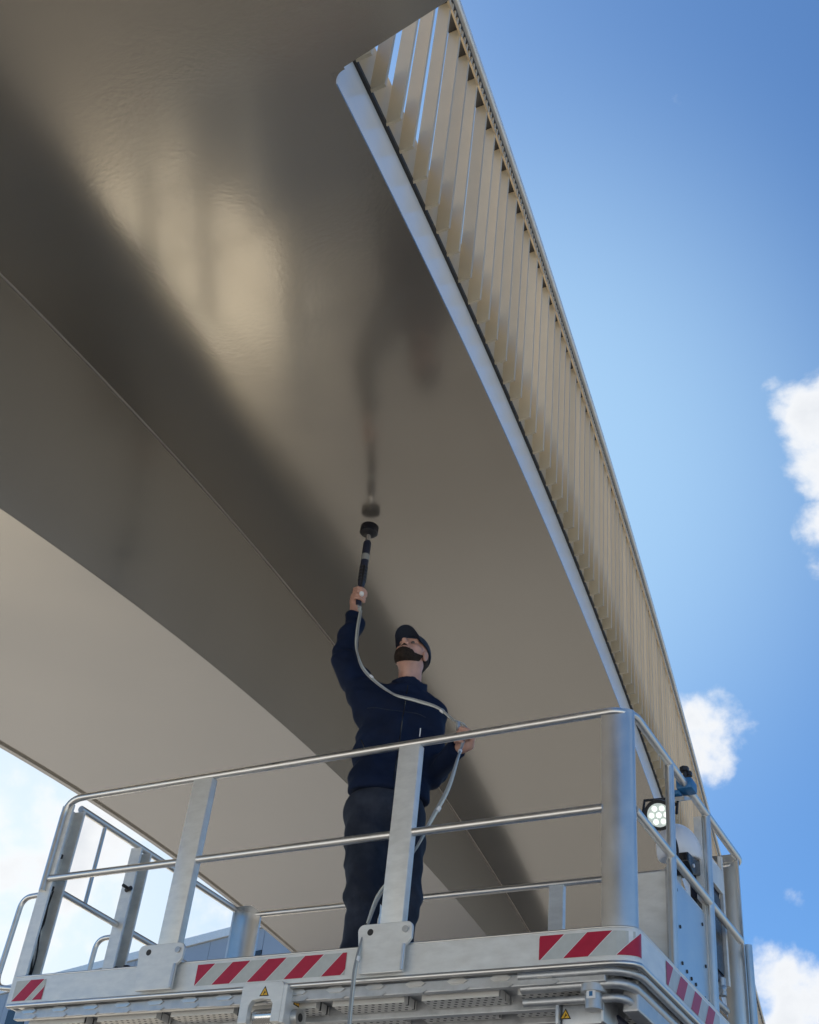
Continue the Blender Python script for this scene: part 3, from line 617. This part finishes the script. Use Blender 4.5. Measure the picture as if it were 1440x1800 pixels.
# ------------------------------------------------------------------ worker (local frame: x his left, y his back..., built with y = -front)
LV = Vector((.89, .456, 0)).normalized(); FV = Vector((LV.y, -LV.x, 0)); MB0 = Vector((-2.93, 4.82, ZDK))
per = empty('person', MB0, 'worker in navy jacket, trousers and cap reaching up with a sander', 'person')
per.rotation_euler = (0, 0, math.atan2(LV.y, LV.x))
def A3(l, f, z): return np.array([l, -f, z], float)       # l left, f front, z up -> local coordinates
def to_world(l, f, z): return MB0+LV*l+FV*f+Vector((0, 0, z))
rng = np.random.RandomState(3)
FOLD = [(rng.normal(size=3), rng.uniform(0, 6.28), rng.uniform(22, 60)) for _ in range(10)]
def folds(p, amp, zs_=(1, 1, 1.0)):
    q = p*np.array(zs_); o = 0
    w = .02*np.sin(q[:, [1, 2, 0]]*17+1.3)
    for d, ph, fr in FOLD: o = o+np.sin(((q+w)@(d/np.linalg.norm(d)))*fr+ph)
    return amp*o/3.2
# jacket
SHR, ELR, WRR = A3(-.160, .0, 1.545), A3(-.319, .0, 1.785), A3(-.297, -.047, 2.105)
SHL, ELL, WRL = A3(.158, .0, 1.50), A3(.208, -.015, 1.165), A3(.322, .23, 1.195)
def jacket(p):
    d = cap(p, A3(-.004, 0, 1.06), A3(.0, 0, 1.42), .198, .19, (1, .66, 1))
    d = smin(d, cap(p, A3(-.125, 0, 1.545), A3(.13, 0, 1.50), .088, .088), .09)
    d = smin(d, cap(p, A3(.03, 0, 1.52), A3(.045, .01, 1.60), .10, .085), .05)
    d = smin(d, cap(p, SHR, ELR, .088, .066), .05); d = smin(d, cap(p, ELR, WRR, .064, .050), .03)
    d = smin(d, cap(p, SHL, ELL, .086, .066), .035); d = smin(d, cap(p, ELL, WRL, .064, .050), .03)
    near = np.minimum(np.linalg.norm(p-ELR, axis=1), np.linalg.norm(p-ELL, axis=1))
    d = d+folds(p, .0085, (1, 1, 1.6))+.004*np.sin(p[:, 2]*95+p[:, 0]*50)*np.exp(-(near/.11)**2)
    hem = 1.015-.05*p[:, 0]
    d = smin(d, cap(p, A3(0, 0, 1.03), A3(0, 0, 1.05), .203, .203, (1, .67, 1)), .01)
    d = np.maximum(d, hem-p[:, 2])
    c = 2.10                                   # cuffs cut clean
    wd = (WRR-ELR)/np.linalg.norm(WRR-ELR); d = np.maximum(d, np.where(p[:, 2] > 1.75, (p-WRR)@wd-.0, -1))
    wl_ = (WRL-ELL)/np.linalg.norm(WRL-ELL); d = np.maximum(d, np.where((p[:, 0] > .24) & (p[:, 2] < 1.35), (p-WRL)@wl_-.01, -1))
    return d
V, F = nets(jacket, (-.42, -.38, .98), (.42, .22, 2.16), .011); mesh_np('jacket', V, F, 'jacket', per)
def collar(p):
    ax0, ax1 = A3(.043, .0, 1.585), A3(.048, .012, 1.685); t = (ax1-ax0)/np.linalg.norm(ax1-ax0); h = (p-ax0)@t
    r = np.linalg.norm((p-ax0-h[:, None]*t)*np.array([1, 1, 1]), axis=1); rad = .087-.08*(h-.03)
    d = np.abs(r-rad)-.011; top = .094+.022*np.sin(p[:, 1]*25)
    return np.maximum(np.maximum(d, h-top), -h-.0)+folds(p, .002)
V, F = nets(collar, (-.1, -.16, 1.55), (.19, .14, 1.74), .006); mesh_np('collar', V, F, 'jacket', per)
b = MB(); ORG[per.name] = Vector((0, 0, 0))
def surf_y(x, z, d=.004):       # front surface of the jacket at given x, z
    ys = np.linspace(-.34, 0, 240); pp = np.stack([np.full_like(ys, x), ys, np.full_like(ys, z)], -1); v = jacket(pp); k = np.argmax(v < 0); return ys[k]-d
zz = np.linspace(1.05, 1.60, 20); b.tube([(.045-.03*(1.6-z), surf_y(.045-.03*(1.6-z), z, .001), z) for z in zz], .0035, 6); b.build('zipper', 'blackgloss', per, 60)
b = MB(); b.box((.128, surf_y(.13, 1.34)-.002, 1.315), (.133, surf_y(.13, 1.34)+.004, 1.36)); b.build('pocket_tab', 'white_film', per)
b = MB(); b.tube([(-.16+.05*t/8, surf_y(-.16+.05*t/8, 1.28-.10*t/8, .001), 1.28-.10*t/8) for t in range(9)], .003, 6); b.build('pocket_seam', 'blackgloss', per, 60)
b = MB(); b.tube([(x, surf_y(x, 1.44-.1*x, .0005), 1.44-.1*x) for x in np.linspace(-.15, .15, 14)], .002, 6); b.build('yoke_seam', 'cap', per, 60)
# trousers
def trousers(p):
    d = cap(p, A3(-.005, 0, .97), A3(0, 0, 1.05), .175, .165, (1, .68, 1))
    r_ = smin(cap(p, A3(-.075, .0, .93), A3(-.056, .045, .53), .120, .086), cap(p, A3(-.056, .045, .53), A3(-.053, .0, .08), .085, .078), .03)
    l_ = smin(cap(p, A3(.088, -.02, .93), A3(.118, -.03, .55), .112, .087), cap(p, A3(.118, -.03, .55), A3(.10, -.08, .08), .087, .078), .03)
    d = smin(smin(d, r_, .05), l_, .03)
    kn = np.minimum(np.linalg.norm(p-A3(-.056, .045, .5), axis=1), np.linalg.norm(p-A3(.118, -.03, .52), axis=1))
    d = d+folds(p, .008, (1, 1, 1.3))+.004*np.sin(p[:, 2]*80+p[:, 0]*60)*np.exp(-(kn/.14)**2)+.004*np.sin(p[:, 2]*110)*np.exp(-((p[:, 2]-.12)/.1)**2)
    pk = np.maximum(np.abs(p[:, 2]-.70)-.075, np.abs(p[:, 1]-.0)-.075); d = np.where((np.abs(p[:, 0]+.165) < .05) & (pk < 0), d-.010, d)
    return np.maximum(d, .05-p[:, 2])
V, F = nets(trousers, (-.24, -.2, .03), (.24, .2, 1.08), .011); mesh_np('trousers', V, F, 'trouser', per)
for (x, f) in ((-.053, 0.), (.10, -.08)):
    fn = lambda p: np.maximum(smin(smin(cap(p, A3(x, f-.06, .05), A3(x, f+.14, .035), .05, .042), cap(p, A3(x, f-.02, .05), A3(x, f-.02, .2), .055, .06), .03), 1, .001), -p[:, 2]+.004)
    V, F = nets(fn, (x-.1, -f-.26, -.03), (x+.1, -f+.16, .27), .01); mesh_np('boot', V, F, 'boot', per)
# body: head, neck, hands and core in one mesh
HC = A3(.040, .02, 1.822); ty, tp = math.radians(22), math.radians(29)
hf = A3(-math.sin(ty)*math.cos(tp), math.cos(ty)*math.cos(tp), math.sin(tp))
hx = np.cross(hf, [0, 0, 1.]); hx = hx/np.linalg.norm(hx)
if hx[0] < 0: hx = -hx
hz = np.cross(hx, hf); hz = hz if hz[2] > 0 else -hz
HR = np.stack([hx, hf, hz])         # rows: his left, face forward, crown up
def H(p): return (p-HC)@HR.T
def head(p):
    q = H(p); qa = q.copy(); qa[:, 0] = np.abs(qa[:, 0])
    d = ell(q, np.array([0, -.012, .035]), (.077, .098, .098))
    d = smin(d, ell(q, np.array([0, .028, -.058]), (.060, .070, .066)), .03)
    d = smin(d, cap(q, [0, .070, -.098], [0, .072, -.092], .022, .022), .025)
    d = smin(d, cap(qa, [0, .078, .034], [.040, .070, .034], .016, .014), .012)
    d = smin(d, cap(qa, [.045, .055, -.012], [.052, .035, -.012], .020, .022), .02)
    d = smin(d, cap(q, [0, .090, .022], [0, .112, -.018], .009, .014), .010)
    d = smin(d, cap(qa, [.0, .098, -.024], [.013, .095, -.024], .009, .008), .006)
    d = -smin(-d, cap(qa, [.031, .100, .006], [.031, .100, .006], .017, .017), .010)
    d = smin(d, cap(qa, [0, .088, -.050], [.018, .082, -.052], .009, .006), .008)
    e = ell(qa, np.array([.080, -.008, -.002]), (.011, .024, .034)); e = np.maximum(e, -ell(qa, np.array([.092, -.004, .0]), (.010, .014, .022)))
    d = smin(d, e, .006)
    d = smin(d, cap(p, HC+HR.T@np.array([0, -.035, -.05]), A3(.045, -.02, 1.58), .060, .064), .03)
    d = smin(d, cap(p, HC+HR.T@np.array([0, .035, -.085]), A3(.046, .03, 1.62), .018, .022), .035)
    return d
V1, F1 = nets(head, (-.09, -.19, 1.56), (.19, .16, 1.99), .0042)
def fist(origin, ax, palm):
    """hand closed on a bar through origin along ax; palm = direction from bar to palm"""
    ax = np.array(ax, float)/np.linalg.norm(ax); palm = np.array(palm, float); palm -= ax*(palm@ax); palm /= np.linalg.norm(palm); sd = np.cross(ax, palm)
    Rm = np.stack([palm, sd, ax]); o = np.array(origin, float)
    def fn(p, wrist):
        q = (p-o)@Rm.T
        d = ell(q, np.array([.036, -.004, -.004]), (.021, .034, .046))
        for k, (z, r, ln) in enumerate(((.036, .0098, 215), (.0145, .0102, 228), (-.0075, .0098, 220), (-.0285, .0086, 200))):
            R0 = .030; pts = []
            for j in range(6):
                a = math.radians(20+ln*j/5); rr = R0+.004*math.sin(j*1.2); pts.append([rr*math.cos(a)+(.008 if j == 0 else 0), rr*math.sin(a), z-.003*j*.5])
            for a_, b_ in zip(pts, pts[1:]): d = np.minimum(d, smin(d, cap(q, a_, b_, r, r*.96), .006))
        th = [[.040, -.028, -.026], [.020, -.036, .002], [-.006, -.034, .020], [-.022, -.022, .026]]
        for i, (a_, b_) in enumerate(zip(th, th[1:])): d = smin(d, cap(q, a_, b_, .0145-.0015*i, .013-.0015*i), .006)
        d = smin(d, cap(p, o+Rm.T@np.array([.036, -.004, -.030]), wrist, .026, .029), .02)
        return d
    return fn
TOOL = (-.288, -.05)
hr = fist(A3(TOOL[0], TOOL[1], 2.232), (0, 0, 1), A3(-.75, -.65, 0)); wr = WRR+ (WRR-ELR)*-.08
V2, F2 = nets(lambda p: hr(p, wr), (-.40, -.04, 2.02), (-.21, .16, 2.31), .0036)
HL = A3(.352, .285, 1.235); hl = fist(HL, A3(.25, .12, 1), A3(.45, -.75, 0)); wl2 = WRL-(WRL-ELL)*.08
V3, F3 = nets(lambda p: hl(p, wl2), (.24, -.37, 1.14), (.46, -.12, 1.33), .0036)
def core(p):
    d = cap(p, A3(0, 0, .95), A3(0, 0, 1.45), .13, .13, (1, .6, 1))
    for a, c, r0, r1 in ((SHR, ELR, .05, .04), (ELR, wr, .04, .03), (SHL, ELL, .05, .04), (ELL, wl2, .04, .03), (A3(-.1, 0, 1.5), A3(.1, 0, 1.48), .06, .06), (A3(.03, 0, 1.45), A3(.045, -.02, 1.6), .06, .06),
                         (A3(-.07, 0, .93), A3(-.056, .045, .53), .07, .05), (A3(-.056, .045, .53), A3(-.053, 0, .1), .05, .04), (A3(.08, -.02, .93), A3(.118, -.03, .55), .07, .05), (A3(.118, -.03, .55), A3(.1, -.08, .1), .05, .04)):
        d = smin(d, cap(p, a, c, r0, r1), .03)
    return d
V4, F4 = nets(core, (-.4, -.3, .03), (.4, .16, 2.12), .02)
Vb, Fb, n0 = [], [], 0
for v, f in ((V1, F1), (V2, F2), (V3, F3), (V4, F4)): Vb.append(v); Fb.append(f+n0); n0 += len(v)
mesh_np('body', np.concatenate(Vb), np.concatenate(Fb), 'skin', per)
def beard(p):
    q = H(p); qa = q.copy(); qa[:, 0] = np.abs(qa[:, 0])
    d = ell(q, np.array([0, .028, -.062]), (.0645, .0745, .0715)); d = smin(d, cap(q, [0, .072, -.104], [0, .074, -.098], .027, .027), .02)
    d = smin(d, cap(qa, [.060, .018, -.050], [.071, .004, .010], .017, .009), .012)
    line = -.066+.9*np.maximum(.055-q[:, 1], 0)                       # cheek line falls towards the chin
    d = np.maximum(d, q[:, 2]-line)
    mo = cap(qa, [0, .098, -.036], [.030, .076, -.056], .0075, .0085)
    d = np.maximum(d, .016-q[:, 1]-.8*(q[:, 2]+.085)); d = np.minimum(d, mo); d = np.maximum(d, -cap(qa, [0, .104, -.054], [.014, .098, -.055], .010, .006)); d = np.maximum(d, -(q[:, 1]+.012))
    return d+.0018*np.sin(q[:, 0]*420)*np.sin(q[:, 2]*380+q[:, 1]*300)
V, F = nets(beard, (-.09, -.19, 1.6), (.17, .08, 1.9), .0042); mesh_np('beard', V, F, 'beard', per)
def hair(p):
    q = H(p); d = ell(q, np.array([0, -.016, .030]), (.081, .101, .100)); d = smin(d, cap(q, [0, -.07, -.03], [0, -.065, -.06], .045, .038), .02)
    return np.maximum(np.maximum(d, q[:, 1]+.012-.3*np.maximum(q[:, 2]-.02, 0)), -.085-q[:, 2])
V, F = nets(hair, (-.09, -.17, 1.68), (.17, .16, 1.98), .006); mesh_np('hair', V, F, 'beard', per)
def capfn(p):
    q = H(p); d = ell(q, np.array([0, -.012, .045]), (.088, .110, .102)); inner = ell(q, np.array([0, -.012, .042]), (.080, .102, .096))
    return np.maximum(np.maximum(d, -inner), .042-.10*q[:, 1]-q[:, 2])
V, F = nets(capfn, (-.10, -.19, 1.72), (.19, .16, 2.02), .0042); capo = mesh_np('cap', V, F, 'cap', per)
b = MB(); nu, nv = 17, 8; top = []; bot = []
for j in range(nv+1):
    for i in range(nu+1):
        a = -1+2*i/nu; t = j/nv; w = .082-.010*t*t
        x = a*w; yb = -.012+.108*math.sqrt(max(0, 1-(x/.087)**2))*.985; yf = .075+.095*math.sqrt(max(0, 1-(abs(a)**2.4)))
        y = yb+(max(yf, yb+.002)-yb)*t; z = .050-.028*(x/.08)**2*(.5+.5*t)-.008*t
        for lst, o in ((top, .0035), (bot, 0)): lst.append(HC+HR.T@np.array([x, y, z+o]))
k = (nu+1)*(nv+1); fs = []
for j in range(nv):
    for i in range(nu):
        a = j*(nu+1)+i; fs += [(a, a+1, a+nu+2, a+nu+1), (k+a+nu+1, k+a+nu+2, k+a+1, k+a)]
edge = [i for i in range(nu+1)] + [j*(nu+1)+nu for j in range(1, nv+1)] + [nv*(nu+1)+i for i in range(nu-1, -1, -1)] + [j*(nu+1) for j in range(nv-1, 0, -1)]
for a, c in zip(edge, edge[1:]+edge[:1]): fs.append((a, k+a, k+c, c))
b.add([tuple(v) for v in top+bot], fs); b.build('brim', 'cap', capo, 50)
for s in (-1, 1):
    b = MB(); c = HC+HR.T@np.array([s*.031, .076, .007]); ring = []
    for i in range(5): 
        ph = math.pi*i/4; ring.append((Vector(c)+Vector(HR[1])*(.0115*math.cos(ph)), max(.0002, .0115*math.sin(ph))))
    b.tube([r[0] for r in ring], [r[1] for r in ring], 10); b.build('eye', 'eye', per, 60)

# ------------------------------------------------------------------ sander, hose
tw = lambda z, l=0, f=0: to_world(TOOL[0]+l, TOOL[1]+f, z)
sd = empty('sander', tw(2.2), 'black handheld sander with round pad held against the soffit', 'power tool')
ORG[sd.name] = tw(2.2)
b = MB(); b.tube([tw(2.165), tw(2.30)], .0175, 16); b.tube([tw(2.30), tw(2.31), tw(2.60), tw(2.612)], [.0175, .021, .023, .018], 18); b.build('handle', 'navybox', sd, 40)
for z in (2.33, 2.352, 2.374, 2.396, 2.418):
    b = MB(); b.tube([tw(z), tw(z+.003), tw(z+.009), tw(z+.012)], [.0225, .0245, .0245, .0225], 18); b.build('grip_rib', 'black', sd, 40)
b = MB(); b.tube([tw(2.27, .004, .022), tw(2.33, .006, .034), tw(2.42, .006, .030)], .006, 8); b.build('lever', 'blackgloss', sd, 50)
b = MB(); b.tube([tw(2.475), tw(2.515)], .0236, 20); b.build('label_band', 'cable', sd, 40)
b = MB(); b.tube([tw(2.12), tw(2.165)], [.009, .012], 12); b.build('hose_fitting', 'steel', sd, 40)
b = MB(); b.tube([tw(2.612), tw(2.655)], [.014, .016], 14); b.build('collar', 'steel', sd, 40)
b = MB(); b.tube([tw(2.655), tw(2.664), tw(2.672)], [.022, .04, .050], 24); b.build('pad_holder', 'black', sd, 40)
b = MB(); b.tube([tw(2.672), tw(2.676), tw(2.716), tw(2.720)], [.049, .0535, .0535, .051], 28); b.build('sanding_pad', 'blackgloss', sd, 40)
b = MB(); b.tube([tw(2.222, .012, .028), tw(2.222, .014, .0445)], .013, 16); b.tube([tw(2.222, .014, .0446), tw(2.222, .0145, .049)], .0085, 12); b.build('trigger_ring', 'white_film', sd, 40)

hs = empty('air_hose', (-2.69, 4.36, 0), 'pale twin air hose running from sander past the worker and down', 'hose')
HW = to_world(.352, .285, 1.235)
path = [tw(2.125), (-3.169, 4.698, 5.323), (-3.131, 4.638, 5.123), (-3.087, 4.600, 4.969), (-3.013, 4.600, 4.83), (-2.874, 4.648, 4.704), (-2.75, 4.690, 4.658), (-2.637, 4.715, 4.612), (-2.55, 4.72, 4.535),
        HW+Vector((0, 0, .06)), HW-Vector((0.0, 0.01, .03)), (-2.44, 4.60, 4.26), (-2.44, 4.53, 4.06), (-2.49, 4.49, 3.90), (-2.553, 4.47, 3.757), (-2.645, 4.465, 3.65), (-2.702, 4.45, 3.562),
        (-2.716, 4.42, 3.44), (-2.705, 4.375, 3.345), (-2.700, 4.345, 3.228), (-2.700, 4.345, 3.12), (-2.69, 4.35, 2.5), (-2.7, 4.36, 1.2), (-2.7, 4.3, .03)]
sp = spline(path, 8); b = MB(); b.tube(sp, .006, 8); b.build('hose_line', 'hose', hs, 60)
sp2 = [p+Vector((.010*math.sin(i*.11)+.004, -.006, .012*math.cos(i*.13)-.004)) for i, p in enumerate(sp)]
b = MB(); b.tube(sp2[10:], .0048, 8); b.build('hose_line', 'cable', hs, 60)
for i in (34, 58, 86, 101, 118, 138, 150):
    p, q = sp[i], sp[i+1]; t = (q-p).normalized(); b = MB(); b.tube([p-t*.010, p+t*.010], .010, 8); b.build('hose_tie', 'white_film' if i != 138 else 'black', hs, 50)
p = to_world(.335, .29, 1.30); b = MB(); b.tube([p+Vector((-.012, 0, -.03)), p+Vector((-.02, 0, .012))], .011, 10); b.build('valve', 'galv', hs, 50)
bpy.context.view_layer.update()
